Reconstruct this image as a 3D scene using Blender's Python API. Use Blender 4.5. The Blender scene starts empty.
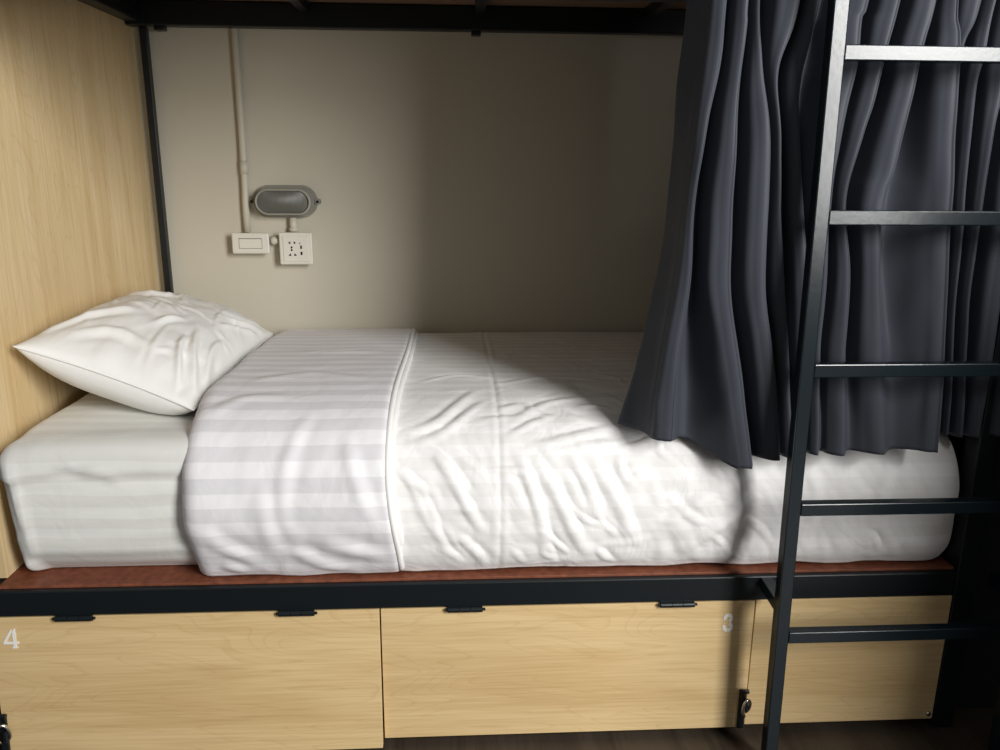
import bpy, bmesh, math, random
import numpy as np
from mathutils import Vector, Matrix, noise

C = bpy.context.scene.collection
sc = bpy.context.scene
random.seed(4)

# ------------------------------------------------------------------ camera
cam = bpy.data.cameras.new('camera')
cam.sensor_width = 36.0
cam.lens = 28.8                       # 800 px at a 1000 px wide frame
cam.clip_start = 0.02
cam_o = bpy.data.objects.new('camera', cam)
C.objects.link(cam_o)
Rm = Matrix(((0.998458, 0.006886, -0.055087), (-0.055022, 0.254811, -0.965424), (0.007389, 0.966966, 0.254797)))
cam_o.matrix_world = Matrix.Translation((0, -1.49, 1.225)) @ Rm.to_4x4()
sc.camera = cam_o

# ------------------------------------------------------------------ world and daylight
w = bpy.data.worlds.new('world'); sc.world = w; w.use_nodes = True
bgn = w.node_tree.nodes['Background']
bgn.inputs[0].default_value = (1.0, 0.985, 0.965, 1)
bgn.inputs[1].default_value = 0.19
for nm, z_, h_, e_ in (('window_sky_light', 2.55, 1.6, 172), ('window_street_light', 1.32, 0.84, 50)):   # sky above, street below
    wl = bpy.data.lights.new(nm, 'AREA')
    wl.shape = 'RECTANGLE'; wl.size = 1.05; wl.size_y = h_
    wl.energy = e_; wl.color = (1.0, 0.99, 0.97)
    wlo = bpy.data.objects.new(nm, wl); C.objects.link(wlo)
    wlo.location = (2.4, -3.0, z_)
    wlo.rotation_euler = (Vector((0.0, 0.4, 1.2)) - Vector((2.4, -3.0, 1.9))).to_track_quat('-Z', 'Y').to_euler()

sc.view_settings.view_transform = 'Standard'
sc.view_settings.look = 'None'
sc.view_settings.gamma = 1
sc.view_settings.use_curve_mapping = False
sc.view_settings.exposure = 0.0

# ------------------------------------------------------------------ material helpers
def new_mat(name, col, rough=0.6, spec=0.5):
    m = bpy.data.materials.new(name); m.use_nodes = True
    b = m.node_tree.nodes['Principled BSDF']
    b.inputs['Base Color'].default_value = (*col, 1)
    b.inputs['Roughness'].default_value = rough
    b.inputs['Specular IOR Level'].default_value = spec
    return m, m.node_tree, b

def nd(nt, t, **kw):
    n = nt.nodes.new(t)
    for k, v in kw.items(): setattr(n, k, v)
    return n

def ramp(nt, stops):
    r = nt.nodes.new('ShaderNodeValToRGB')
    el = r.color_ramp.elements
    while len(el) < len(stops): el.new(0.5)
    for e, (p, c) in zip(el, stops):
        e.position = p; e.color = (*c, 1) if len(c) == 3 else c
    return r

def bump_noise(nt, b, scale, strength, dist=0.002, detail=3):
    tc = nd(nt, 'ShaderNodeTexCoord'); n = nd(nt, 'ShaderNodeTexNoise')
    n.inputs['Scale'].default_value = scale; n.inputs['Detail'].default_value = detail
    bp = nd(nt, 'ShaderNodeBump'); bp.inputs['Strength'].default_value = strength; bp.inputs['Distance'].default_value = dist
    nt.links.new(tc.outputs['Object'], n.inputs['Vector'])
    nt.links.new(n.outputs['Fac'], bp.inputs['Height']); nt.links.new(bp.outputs['Normal'], b.inputs['Normal'])
    return n

def wood_mat(name, along, c1, c2, c3, rough=0.42, seed=0.0):
    """maple-effect laminate: long fine fibres, wider streaks, a few cathedral swirls; along = grain axis"""
    m, nt, b = new_mat(name, c1, rough, 0.35)
    tc = nd(nt, 'ShaderNodeTexCoord')
    mp = nd(nt, 'ShaderNodeMapping'); nt.links.new(tc.outputs['Object'], mp.inputs['Vector'])
    mp.inputs['Location'].default_value = (seed, seed * 0.7, seed * 1.3)
    s = {'x': (1.2, 14, 14), 'z': (14, 14, 1.2), 'y': (14, 1.2, 14)}[along]
    mp.inputs['Scale'].default_value = s
    n1 = nd(nt, 'ShaderNodeTexNoise'); n1.inputs['Scale'].default_value = 1.0; n1.inputs['Detail'].default_value = 4; n1.inputs['Distortion'].default_value = 1.3
    nt.links.new(mp.outputs['Vector'], n1.inputs['Vector'])
    mp2 = nd(nt, 'ShaderNodeMapping'); nt.links.new(tc.outputs['Object'], mp2.inputs['Vector'])
    mp2.inputs['Scale'].default_value = {'x': (6, 260, 260), 'z': (260, 260, 6), 'y': (260, 6, 260)}[along]
    n2 = nd(nt, 'ShaderNodeTexNoise'); n2.inputs['Scale'].default_value = 1.0; n2.inputs['Detail'].default_value = 2
    nt.links.new(mp2.outputs['Vector'], n2.inputs['Vector'])
    # contour lines of a stretched noise give the cathedral figure
    mp3 = nd(nt, 'ShaderNodeMapping'); nt.links.new(tc.outputs['Object'], mp3.inputs['Vector'])
    mp3.inputs['Location'].default_value = (seed + 3.1, 1.7, seed)
    mp3.inputs['Scale'].default_value = {'x': (1.6, 8, 8), 'z': (8, 8, 1.6), 'y': (8, 1.6, 8)}[along]
    n3 = nd(nt, 'ShaderNodeTexNoise'); n3.inputs['Scale'].default_value = 1.0; n3.inputs['Detail'].default_value = 1.5; n3.inputs['Distortion'].default_value = .6
    nt.links.new(mp3.outputs['Vector'], n3.inputs['Vector'])
    mu = nd(nt, 'ShaderNodeMath', operation='MULTIPLY'); mu.inputs[1].default_value = 22
    nt.links.new(n3.outputs['Fac'], mu.inputs[0])
    fr = nd(nt, 'ShaderNodeMath', operation='FRACT'); nt.links.new(mu.outputs[0], fr.inputs[0])
    r1 = ramp(nt, [(0.30, c3), (0.47, c2), (0.62, c1)])
    nt.links.new(n1.outputs['Fac'], r1.inputs['Fac'])
    mx = nd(nt, 'ShaderNodeMix', data_type='RGBA', blend_type='MULTIPLY')
    r2 = ramp(nt, [(0.3, (0.85, 0.82, 0.78)), (0.6, (1, 1, 1))])
    nt.links.new(n2.outputs['Fac'], r2.inputs['Fac'])
    mx.inputs[0].default_value = 0.75
    nt.links.new(r1.outputs['Color'], mx.inputs[6]); nt.links.new(r2.outputs['Color'], mx.inputs[7])
    r3 = ramp(nt, [(0.0, (0.86, 0.80, 0.72)), (0.22, (1, 1, 1)), (1.0, (1, 1, 1))])
    nt.links.new(fr.outputs[0], r3.inputs['Fac'])
    mx2 = nd(nt, 'ShaderNodeMix', data_type='RGBA', blend_type='MULTIPLY'); mx2.inputs[0].default_value = 0.5
    nt.links.new(mx.outputs[2], mx2.inputs[6]); nt.links.new(r3.outputs['Color'], mx2.inputs[7])
    nt.links.new(mx2.outputs[2], b.inputs['Base Color'])
    return m

def cloth_mat(name, ca, cb, period=0.046, duty=0.5, rough=0.75, weave=0.12, wrinkle=0.25, phase=0.0, uv=False):
    """white sateen with woven stripes running along x (stripe coordinate = y - z of the sheet)"""
    m, nt, b = new_mat(name, ca, rough, 0.2)
    b.inputs['Sheen Weight'].default_value = 0.1
    tc = nd(nt, 'ShaderNodeTexCoord')
    wob = nd(nt, 'ShaderNodeTexNoise'); wob.inputs['Scale'].default_value = 4.0; wob.inputs['Detail'].default_value = 1
    nt.links.new(tc.outputs['Object'], wob.inputs['Vector'])
    sx = nd(nt, 'ShaderNodeSeparateXYZ'); nt.links.new(tc.outputs['Object'], sx.inputs[0])
    su = nd(nt, 'ShaderNodeMath', operation='SUBTRACT'); nt.links.new(sx.outputs[1], su.inputs[0]); nt.links.new(sx.outputs[2], su.inputs[1])
    ma = nd(nt, 'ShaderNodeMath', operation='MULTIPLY_ADD'); ma.inputs[1].default_value = 0.03
    nt.links.new(wob.outputs['Fac'], ma.inputs[0]); nt.links.new(su.outputs[0], ma.inputs[2])
    di = nd(nt, 'ShaderNodeMath', operation='MULTIPLY_ADD'); di.inputs[1].default_value = 1 / period; di.inputs[2].default_value = 20 + phase
    if uv:                                                       # stripes follow the cloth: v is the length along the sheet
        su2 = nd(nt, 'ShaderNodeSeparateXYZ'); nt.links.new(tc.outputs['UV'], su2.inputs[0])
        nt.links.new(su2.outputs[1], di.inputs[0])
    else: nt.links.new(ma.outputs[0], di.inputs[0])
    fr = nd(nt, 'ShaderNodeMath', operation='FRACT'); nt.links.new(di.outputs[0], fr.inputs[0])
    r = ramp(nt, [(0.0, ca), (0.04, cb), (duty, cb), (duty + 0.05, ca)])
    nt.links.new(fr.outputs[0], r.inputs['Fac']); nt.links.new(r.outputs['Color'], b.inputs['Base Color'])
    # small creases + weave in the bump
    n1 = nd(nt, 'ShaderNodeTexNoise'); n1.inputs['Scale'].default_value = 11; n1.inputs['Detail'].default_value = 3; n1.inputs['Distortion'].default_value = 1.0
    n2 = nd(nt, 'ShaderNodeTexNoise'); n2.inputs['Scale'].default_value = 420; n2.inputs['Detail'].default_value = 1
    for n in (n1, n2): nt.links.new(tc.outputs['Object'], n.inputs['Vector'])
    b1 = nd(nt, 'ShaderNodeBump'); b1.inputs['Strength'].default_value = wrinkle; b1.inputs['Distance'].default_value = 0.02
    b2 = nd(nt, 'ShaderNodeBump'); b2.inputs['Strength'].default_value = weave; b2.inputs['Distance'].default_value = 0.001
    nt.links.new(n1.outputs['Fac'], b1.inputs['Height']); nt.links.new(n2.outputs['Fac'], b2.inputs['Height'])
    nt.links.new(b1.outputs['Normal'], b2.inputs['Normal']); nt.links.new(b2.outputs['Normal'], b.inputs['Normal'])
    return m

M = {}
M['flap_wood'] = wood_mat('maple_laminate', 'x', (0.74, 0.55, 0.29), (0.70, 0.51, 0.26), (0.64, 0.45, 0.22), seed=2.3)
M['panel_wood'] = wood_mat('maple_partition', 'z', (0.75, 0.58, 0.34), (0.71, 0.54, 0.30), (0.65, 0.47, 0.24), seed=7.1)
M['black'], nt, b = new_mat('black_paint', (0.006, 0.009, 0.011), 0.38, 0.4); bump_noise(nt, b, 90, 0.08)
M['navy'], nt, b = new_mat('dark_teal_enamel', (0.007, 0.013, 0.017), 0.22, 0.5); bump_noise(nt, b, 120, 0.12, 0.001)
M['ply'], nt, b = new_mat('red_brown_ply', (0.20, 0.062, 0.030), 0.55, 0.4)
n = bump_noise(nt, b, 60, 0.15)
r = ramp(nt, [(0.3, (0.15, 0.045, 0.022)), (0.7, (0.25, 0.08, 0.04))]); nt.links.new(n.outputs['Fac'], r.inputs['Fac']); nt.links.new(r.outputs['Color'], b.inputs['Base Color'])
M['under'], nt, b = new_mat('upper_bunk_ply', (0.22, 0.14, 0.095), 0.75, 0.3)
M['wall'], nt, b = new_mat('cream_plaster', (0.56, 0.525, 0.43), 0.85, 0.2); bump_noise(nt, b, 160, 0.15, 0.001, 4)
M['sheet'] = cloth_mat('sheet_cotton', (0.80, 0.80, 0.765), (0.74, 0.74, 0.70), wrinkle=0.10)
M['duvet'] = cloth_mat('duvet_cotton', (0.88, 0.87, 0.86), (0.82, 0.81, 0.795), period=0.052, wrinkle=0.25, uv=True)
M['flap'] = cloth_mat('duvet_reverse', (0.86, 0.845, 0.865), (0.74, 0.725, 0.75), period=0.052, wrinkle=0.15, phase=0.3, uv=True)
M['piping'], nt, b = new_mat('duvet_hem', (0.88, 0.87, 0.85), 0.8, 0.2); bump_noise(nt, b, 80, 0.2)
M['pillow'], nt, b = new_mat('pillow_cotton', (0.88, 0.87, 0.84), 0.75, 0.2); bump_noise(nt, b, 14, 0.10, 0.02)
M['curtain'], nt, b = new_mat('navy_satin', (0.056, 0.062, 0.076), 0.42, 0.12)
bump_noise(nt, b, 700, 0.15, 0.0008, 1)
M['white_plastic'], nt, b = new_mat('white_plastic', (0.70, 0.67, 0.59), 0.4, 0.4)
M['cream_pipe'], nt, b = new_mat('cream_conduit', (0.56, 0.525, 0.43), 0.5, 0.4)
M['lamp_grey'], nt, b = new_mat('grey_plastic', (0.26, 0.25, 0.215), 0.45, 0.5)
M['bezel'], nt, b = new_mat('pale_grey_rim', (0.40, 0.385, 0.33), 0.4, 0.5)
M['lens'], nt, b = new_mat('ribbed_grey_glass', (0.11, 0.11, 0.095), 0.35, 0.4); 
M['hole'], nt, b = new_mat('dark_hole', (0.015, 0.014, 0.013), 0.7, 0.2)
M['steel'], nt, b = new_mat('bright_steel', (0.72, 0.70, 0.66), 0.25, 0.5); b.inputs['Metallic'].default_value = 1
M['white_paint'], nt, b = new_mat('white_stencil_paint', (0.84, 0.83, 0.78), 0.7, 0.2)
M['floor'] = wood_mat('dark_floor_boards', 'y', (0.075, 0.058, 0.042), (0.06, 0.045, 0.032), (0.04, 0.03, 0.022), rough=0.5, seed=1.0)

# ------------------------------------------------------------------ object helpers
def tag(o, label=None, cat=None, group=None, kind=None):
    if label: o['label'] = label
    if cat: o['category'] = cat
    if group: o['group'] = group
    if kind: o['kind'] = kind
    return o

def thing(name, loc, label, cat, group=None):
    o = bpy.data.objects.new(name, None); C.objects.link(o); o.location = loc
    o.empty_display_size = 0.05
    return tag(o, label, cat, group)

def world_loc(o):
    v = Vector((0, 0, 0))
    while o is not None: v += o.location; o = o.parent
    return v

def link(name, me, mat, parent=None, origin=(0, 0, 0), smooth=False):
    """me is in world coordinates; the object gets its origin at `origin` and the mesh is shifted to match"""
    origin = Vector(origin)
    me.transform(Matrix.Translation(-origin))
    o = bpy.data.objects.new(name, me); C.objects.link(o)
    if mat: me.materials.append(mat)
    if parent: 
        o.parent = parent; o.location = origin - world_loc(parent)
    else: o.location = origin
    if smooth:
        for p in me.polygons: p.use_smooth = True
    return o

def obj(name, bm, mat, parent=None, origin=None, smooth=False):
    me = bpy.data.meshes.new(name)
    bmesh.ops.recalc_face_normals(bm, faces=bm.faces)
    bm.to_mesh(me); bm.free()
    if origin is None:
        n = len(me.vertices); co = np.zeros(n * 3); me.vertices.foreach_get('co', co); co = co.reshape(-1, 3)
        origin = (co.min(0) + co.max(0)) / 2; origin[2] = co[:, 2].min()
    return link(name, me, mat, parent, origin, smooth)

def struct(name, bm, mat): return tag(obj(name, bm, mat), kind='structure')

def box(bm, x0, x1, y0, y1, z0, z1, bev=0.0, seg=2, rot=None):
    g = bmesh.ops.create_cube(bm, size=1)
    vs = g['verts']
    bmesh.ops.scale(bm, vec=(x1 - x0, y1 - y0, z1 - z0), verts=vs)
    if bev:
        es = list({e for v in vs for e in v.link_edges})
        r = bmesh.ops.bevel(bm, geom=es, offset=bev, segments=seg, profile=0.5, affect='EDGES')
        vs = list({v for f in r['faces'] for v in f.verts} | {v for v in vs if v.is_valid})
    if rot: bmesh.ops.rotate(bm, cent=(0, 0, 0), matrix=rot, verts=vs)
    bmesh.ops.translate(bm, vec=((x0 + x1) / 2, (y0 + y1) / 2, (z0 + z1) / 2), verts=vs)
    return vs

def mbox(*a, **k):
    bm = bmesh.new(); box(bm, *a, **k); return bm

def bar(bm, a, b, wx, wy, bev=0.0015):
    """square tube from a to b"""
    a, b = Vector(a), Vector(b); d = b - a
    g = bmesh.ops.create_cube(bm, size=1); vs = g['verts']
    bmesh.ops.scale(bm, vec=(wx, wy, d.length), verts=vs)
    if bev:
        es = list({e for v in vs for e in v.link_edges})
        r = bmesh.ops.bevel(bm, geom=es, offset=bev, segments=2, profile=0.5, affect='EDGES')
        vs = list({v for f in r['faces'] for v in f.verts} | {v for v in vs if v.is_valid})
    q = Vector((0, 0, 1)).rotation_difference(d.normalized())
    bmesh.ops.rotate(bm, cent=(0, 0, 0), matrix=q.to_matrix(), verts=vs)
    bmesh.ops.translate(bm, vec=(a + b) / 2, verts=vs)

def tube(bm, pts, r, n=12, cap=True):
    pts = [Vector(p) for p in pts]; rings = []
    up = None
    for i, p in enumerate(pts):
        t = (pts[min(i + 1, len(pts) - 1)] - pts[max(i - 1, 0)]).normalized()
        if up is None:
            up = t.orthogonal().normalized()
        up = (up - t * up.dot(t)).normalized(); si = t.cross(up)
        rr = r[i] if isinstance(r, (list, tuple)) else r
        rings.append([bm.verts.new(p + (up * math.cos(2 * math.pi * k / n) + si * math.sin(2 * math.pi * k / n)) * rr) for k in range(n)])
    for a, b in zip(rings, rings[1:]):
        for k in range(n): bm.faces.new((a[k], a[(k + 1) % n], b[(k + 1) % n], b[k]))
    if cap:
        bm.faces.new(rings[0][::-1]); bm.faces.new(rings[-1])

def grid_mesh(name, P, close_ends=False, uv=None):
    """P: (nu, nv, 3) array"""
    nu, nv, _ = P.shape
    idx = np.arange(nu * nv).reshape(nu, nv)
    f = np.stack([idx[:-1, :-1], idx[1:, :-1], idx[1:, 1:], idx[:-1, 1:]], -1).reshape(-1, 4)
    faces = f.tolist()
    if close_ends: faces.append(idx[0, :].tolist()); faces.append(idx[-1, ::-1].tolist())
    me = bpy.data.meshes.new(name); me.from_pydata(P.reshape(-1, 3).tolist(), [], faces); me.update()
    if uv is not None:
        lay = me.uv_layers.new(name='UVMap'); li = np.zeros(len(me.loops), int); me.loops.foreach_get('vertex_index', li)
        lay.data.foreach_set('uv', uv.reshape(-1, 2)[li].astype(np.float32).ravel())
    return me

def sst(a, b, x):
    t = np.clip((x - a) / (b - a), 0, 1); return t * t * (3 - 2 * t)

def vnoise(P, scale, seed=0.0, oct=2):
    """smooth value noise at points (...,3)"""
    sh = P.shape[:-1]; Q = P.reshape(-1, 3)
    out = np.empty(len(Q))
    for i, (x, y, z) in enumerate(Q.tolist()):
        v = noise.noise((x * scale + seed, y * scale - seed, z * scale + 2 * seed))
        if oct > 1: v += 0.5 * noise.noise((x * scale * 2.1 + seed + 9, y * scale * 2.1, z * scale * 2.1))
        out[i] = v
    return out.reshape(sh)

def catmull(pts, n):
    """n samples per segment through pts (k, d)"""
    pts = np.asarray(pts, float)
    p = np.vstack([2 * pts[0] - pts[1], pts, 2 * pts[-1] - pts[-2]])
    out = []
    for i in range(1, len(p) - 2):
        t = np.linspace(0, 1, n, endpoint=False)[:, None]
        a, b_, c, d = p[i - 1], p[i], p[i + 1], p[i + 2]
        out.append(0.5 * (2 * b_ + (c - a) * t + (2 * a - 5 * b_ + 4 * c - d) * t ** 2 + (3 * b_ - a - 3 * c + d) * t ** 3))
    out.append(pts[-1][None])
    return np.vstack(out)

def resample(pl, n):
    pl = np.asarray(pl, float); s = np.r_[0, np.cumsum(np.linalg.norm(np.diff(pl, axis=0), axis=1))]
    q = np.linspace(0, s[-1], n)
    return np.stack([np.interp(q, s, pl[:, k]) for k in range(pl.shape[1])], 1), q

def seg_dist(PX, PY, a, b):
    ax, ay = a; bx, by = b; dx, dy = bx - ax, by - ay; L = dx * dx + dy * dy
    t = np.clip(((PX - ax) * dx + (PY - ay) * dy) / L, 0, 1)
    qx, qy = ax + t * dx, ay + t * dy
    side = np.sign((PX - ax) * dy - (PY - ay) * dx)
    return np.hypot(PX - qx, PY - qy), t, side

def ridge(U, V, pts, width, amp, dip=0.5):
    """a crease in the (u, v) sheet coordinates: a rounded ridge with a shallow furrow beside it, fading at both ends"""
    pl = catmull(pts, 6) if len(pts) > 2 else np.asarray(pts, float)
    L = np.r_[0, np.cumsum(np.linalg.norm(np.diff(pl, axis=0), axis=1))]
    best = np.full(U.shape, 1e9); par = np.zeros(U.shape); sd = np.zeros(U.shape)
    for i in range(len(pl) - 1):
        d, t, s = seg_dist(U, V, pl[i], pl[i + 1])
        m = d < best
        best = np.where(m, d, best); par = np.where(m, (L[i] + t * (L[i + 1] - L[i])) / L[-1], par); sd = np.where(m, s, sd)
    env = np.sin(np.pi * np.clip(par * 0.92 + 0.04, 0, 1)) ** 0.7
    x = best * sd / width
    return amp * env * (np.exp(-x * x) - dip * np.exp(-(x - 1.7) ** 2 / 1.2))

# ------------------------------------------------------------------ the room
WALL_Y = 1.05
bm = mbox(-4, 4.2, WALL_Y, WALL_Y + 0.1, 0, 2.8); struct('wall_back', bm, M['wall'])
bm = mbox(-4, 4.2, -4.2, WALL_Y + 0.1, -0.08, 0); struct('floor', bm, M['floor'])
M['shade_dark'], nt, b = new_mat('shade_black', (0.018, 0.022, 0.022), 0.8, 0.2); bump_noise(nt, b, 120, 0.1)  # near-black colour standing in for shade
struct('dark_gap_filler', mbox(1.128, 1.7, 0.06, WALL_Y, 0, 2.8), M['shade_dark'])  # dark block added to keep the gap past the foot post black
struct('shade_blocker_1', mbox(1.34, 1.46, -1.1, 0.0, 0, 1.32), M['shade_dark'])   # unseen block added out of view to shade the foot end

# ------------------------------------------------------------------ the bunk bed frame
bed = thing('bunk_bed', (0.08, 0.52, 0), 'black steel bunk bed frame with maple-effect end panel and red-brown base board', 'bunk bed')
X0, X1 = -0.945, 1.115
def bpart(name, bm, mat, label=None, smooth=False, parent=None):
    o = obj(name, bm, mat, parent or bed, smooth=smooth)
    if label: o['label'] = label
    return o
bm = bmesh.new(); box(bm, X0, 1.066, 0.0, 0.045, 0.333, 0.389, 0.003); bpart('front_rail', bm, M['black'], 'black steel rail along the front of the lower bunk')
bpart('bed_base', mbox(-0.925, 1.068, 0.013, 1.03, 0.380, 0.394, 0.001), M['ply'], 'red-brown painted base board under the mattress')
bpart('back_rail', mbox(X0, 1.066, 1.0, 1.04, 0.333, 0.379, 0.002), M['black'])
bpart('upper_back_beam', mbox(-0.9215, X1, 0.985, 1.025, 1.596, 1.662, 0.003), M['black'], 'black steel beam of the upper bunk along the wall')
bpart('upper_front_beam', mbox(X0, 1.066, 0.048, 0.090, 1.515, 1.662, 0.003), M['black'])  # made deeper, out of view, to shade the end panel's upper back
bpart('upper_side_beam', mbox(-0.9215, -0.879, 0.090, 0.984, 1.605, 1.660, 0.003), M['black'])
bpart('upper_base', mbox(-0.94, 1.11, 0.002, 1.026, 1.664, 1.678), M['under'], 'brown underside board of the upper bunk')
for x in (-0.42, 0.075, 0.565):
    bpart('cross_bar', mbox(x - 0.014, x + 0.014, 0.090, 0.984, 1.636, 1.6635, 0.001), M['black'])
for x in (0.065, -0.83):
    bpart('bolt_tab', mbox(x - 0.014, x + 0.014, 0.988, 1.02, 1.584, 1.5965, 0.002), M['black'])
bpart('post', mbox(-0.895, -0.874, 1.016, 1.036, 0.395, 1.5955, 0.002), M['black'], 'thin black post in the corner by the wall')
bpart('post', mbox(-0.992, -0.952, 0.0, 0.04, 0.0, 1.9, 0.002), M['black'])
bpart('post', mbox(1.067, 1.115, -0.002, 0.046, 0.0, 1.5955, 0.003), M['black'], 'black post at the foot end')
bpart('post', mbox(1.067, 1.115, 0.985, 1.025, 0.0, 1.5955, 0.003), M['black'])
bpart('end_panel', mbox(-0.940, -0.922, 0.046, 1.049, 0.395, 1.663, 0.001), M['panel_wood'], 'maple-effect board closing the pillow end')
bpart('foot_panel', mbox(1.085, 1.1, 0.048, 0.998, 0.0, 1.5955), M['black'])
fp = bpart('kick_panel', mbox(0.635, 1.0655, 0.0, 0.016, 0.024, 0.3325, 0.001), M['flap_wood'], 'plain fixed maple-effect panel behind the ladder')
bm = bmesh.new(); tube(bm, [(1.055, 0.001, 0.038), (1.055, -0.003, 0.038)], [0.006, 0.005], 14)
bpart('screw', bm, M['steel'], None, True, fp)

# ------------------------------------------------------------------ under-bed lockers
def glyph(kind, cx, cz, h, y):
    """stencilled serif numerals"""
    bm = bmesh.new(); w_ = h * 0.62
    def poly(pts):
        f = bm.faces.new([bm.verts.new((cx + px * h, y, cz + pz * h)) for px, pz in pts])
    if kind == '4':
        poly([(0.04, -0.5), (0.30, -0.5), (0.30, -0.43), (0.04, -0.43)])
        poly([(0.10, -0.43), (0.25, -0.43), (0.25, -0.28), (0.10, -0.28)])
        poly([(-0.34, -0.28), (0.36, -0.28), (0.36, -0.16), (-0.34, -0.16)])
        poly([(0.10, -0.16), (0.25, -0.16), (0.25, 0.5), (0.18, 0.5), (0.10, 0.36)])
        poly([(-0.34, -0.16), (-0.20, -0.16), (0.07, 0.30), (0.07, 0.48), (0.04, 0.46)])
    else:
        def arc(c0, r0, r1, a0, a1):
            n = 12
            for i in range(n):
                t0 = math.radians(a0 + (a1 - a0) * i / n); t1 = math.radians(a0 + (a1 - a0) * (i + 1) / n)
                poly([(c0[0] + r1 * math.cos(t0), c0[1] + r1 * math.sin(t0)), (c0[0] + r1 * math.cos(t1), c0[1] + r1 * math.sin(t1)),
                      (c0[0] + r0 * math.cos(t1), c0[1] + r0 * math.sin(t1)), (c0[0] + r0 * math.cos(t0), c0[1] + r0 * math.sin(t0))])
        for c0, r in (((0.0, 0.255), 0.245), ((0.0, -0.23), 0.27)):
            if c0[1] > 0: arc(c0, 0.085, r, 205, 84); arc(c0, 0.085, r, 76, -72)
            else: arc(c0, 0.095, r, 74, -84); arc(c0, 0.095, r, -92, -208)
    bmesh.ops.remove_doubles(bm, verts=bm.verts, dist=1e-6)
    r = bmesh.ops.extrude_face_region(bm, geom=bm.faces[:])
    bmesh.ops.translate(bm, vec=(0, 0.0012, 0), verts=[v for v in r['geom'] if isinstance(v, bmesh.types.BMVert)])
    return bm

def locker(label, x0, x1, z0, open_out, num, numx, numz, hinges, hasp, hasp_lab):
    root = thing('storage_locker', ((x0 + x1) / 2, 0.3, 0.0), label, 'locker', 'lockers under the lower bunk')
    bm = bmesh.new()                                             # carcass behind the flap
    box(bm, x0 + 0.004, x0 + 0.016, 0.02, 0.95, 0.002, 0.330); box(bm, x1 - 0.016, x1 - 0.004, 0.02, 0.95, 0.002, 0.330)
    box(bm, x0 + 0.016, x1 - 0.016, 0.938, 0.95, 0.002, 0.330); box(bm, x0 + 0.016, x1 - 0.016, 0.05, 0.938, 0.002, 0.014)
    obj('carcass', bm, M['shade_dark'], root)  # boards coloured near-black so the flap gaps look shaded
    ang = math.asin(open_out / 0.32)
    rot = Matrix.Rotation(-ang, 3, 'X')
    def swing(bm):                                               # swing out about the hinge line
        bmesh.ops.rotate(bm, cent=(0, 0.0, 0.331), matrix=rot, verts=bm.verts); return bm
    door = obj('flap_door', swing(mbox(x0, x1, 0.0, 0.016, z0, 0.3315, 0.001)), M['flap_wood'], root)
    for hx in hinges:
        bm = bmesh.new()
        tube(bm, [(hx - 0.036, -0.006, 0.330), (hx - 0.012, -0.006, 0.330)], 0.0062, 12)
        tube(bm, [(hx - 0.011, -0.006, 0.330), (hx + 0.011, -0.006, 0.330)], 0.0062, 12)
        tube(bm, [(hx + 0.012, -0.006, 0.330), (hx + 0.036, -0.006, 0.330)], 0.0062, 12)
        tube(bm, [(hx - 0.041, -0.006, 0.330), (hx + 0.042, -0.006, 0.330)], 0.003, 10)
        box(bm, hx - 0.036, hx + 0.036, -0.0022, -0.0002, 0.331, 0.3365, 0.0005)
        box(bm, hx - 0.036, hx + 0.036, -0.0035, -0.0012, 0.322, 0.331, 0.0005)
        h_ = obj('hinge', bm, M['black'], door, smooth=False); h_['label'] = 'black butt hinge on the rail'
    o = obj('number', swing(glyph(num, numx, numz, 0.043, -0.0012)), M['white_paint'], door)
    o['label'] = 'white stencilled number ' + num
    hx, = hasp
    bm = bmesh.new()
    box(bm, hx - 0.009, hx + 0.006, -0.008, -0.0005, z0 + 0.002, 0.118, 0.002)
    box(bm, hx - 0.009, hx - 0.001, -0.016, -0.008, 0.100, 0.124, 0.002)
    tube(bm, [(hx - 0.009, -0.010, 0.118), (hx + 0.009, -0.010, 0.118)], 0.005, 10)
    tube(bm, [(hx + 0.0045, -0.010, z0 + 0.05), (hx + 0.0045, -0.010, z0 + 0.075)], [0.006, 0.006], 10)
    hs = obj('hasp', swing(bm), M['black'], door); hs['label'] = 'black hasp with a steel loop'
    bm = bmesh.new()
    pts = [(hx + 0.004 + 0.010 * math.cos(a), -0.012 - 0.012 * math.sin(a / 2), 0.083 + 0.021 * math.sin(a)) for a in np.linspace(-1.4, 4.2, 22)]
    tube(bm, pts, 0.0034, 8)
    obj('loop', swing(bm), M['steel'], root, smooth=True)
    return root
locker('maple-effect under-bed locker flap with a white number 4, below the pillow end', -0.944, -0.162, 0.010, 0.022, '4', -0.9065, 0.286,
       (-0.775, -0.330), (-0.938,), '')
locker('maple-effect under-bed locker flap with a white number 3, beside the ladder', -0.159, 0.6325, 0.021, 0.004, '3', 0.577, 0.281,
       (0.016, 0.463), (0.6235,), '')

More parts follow.
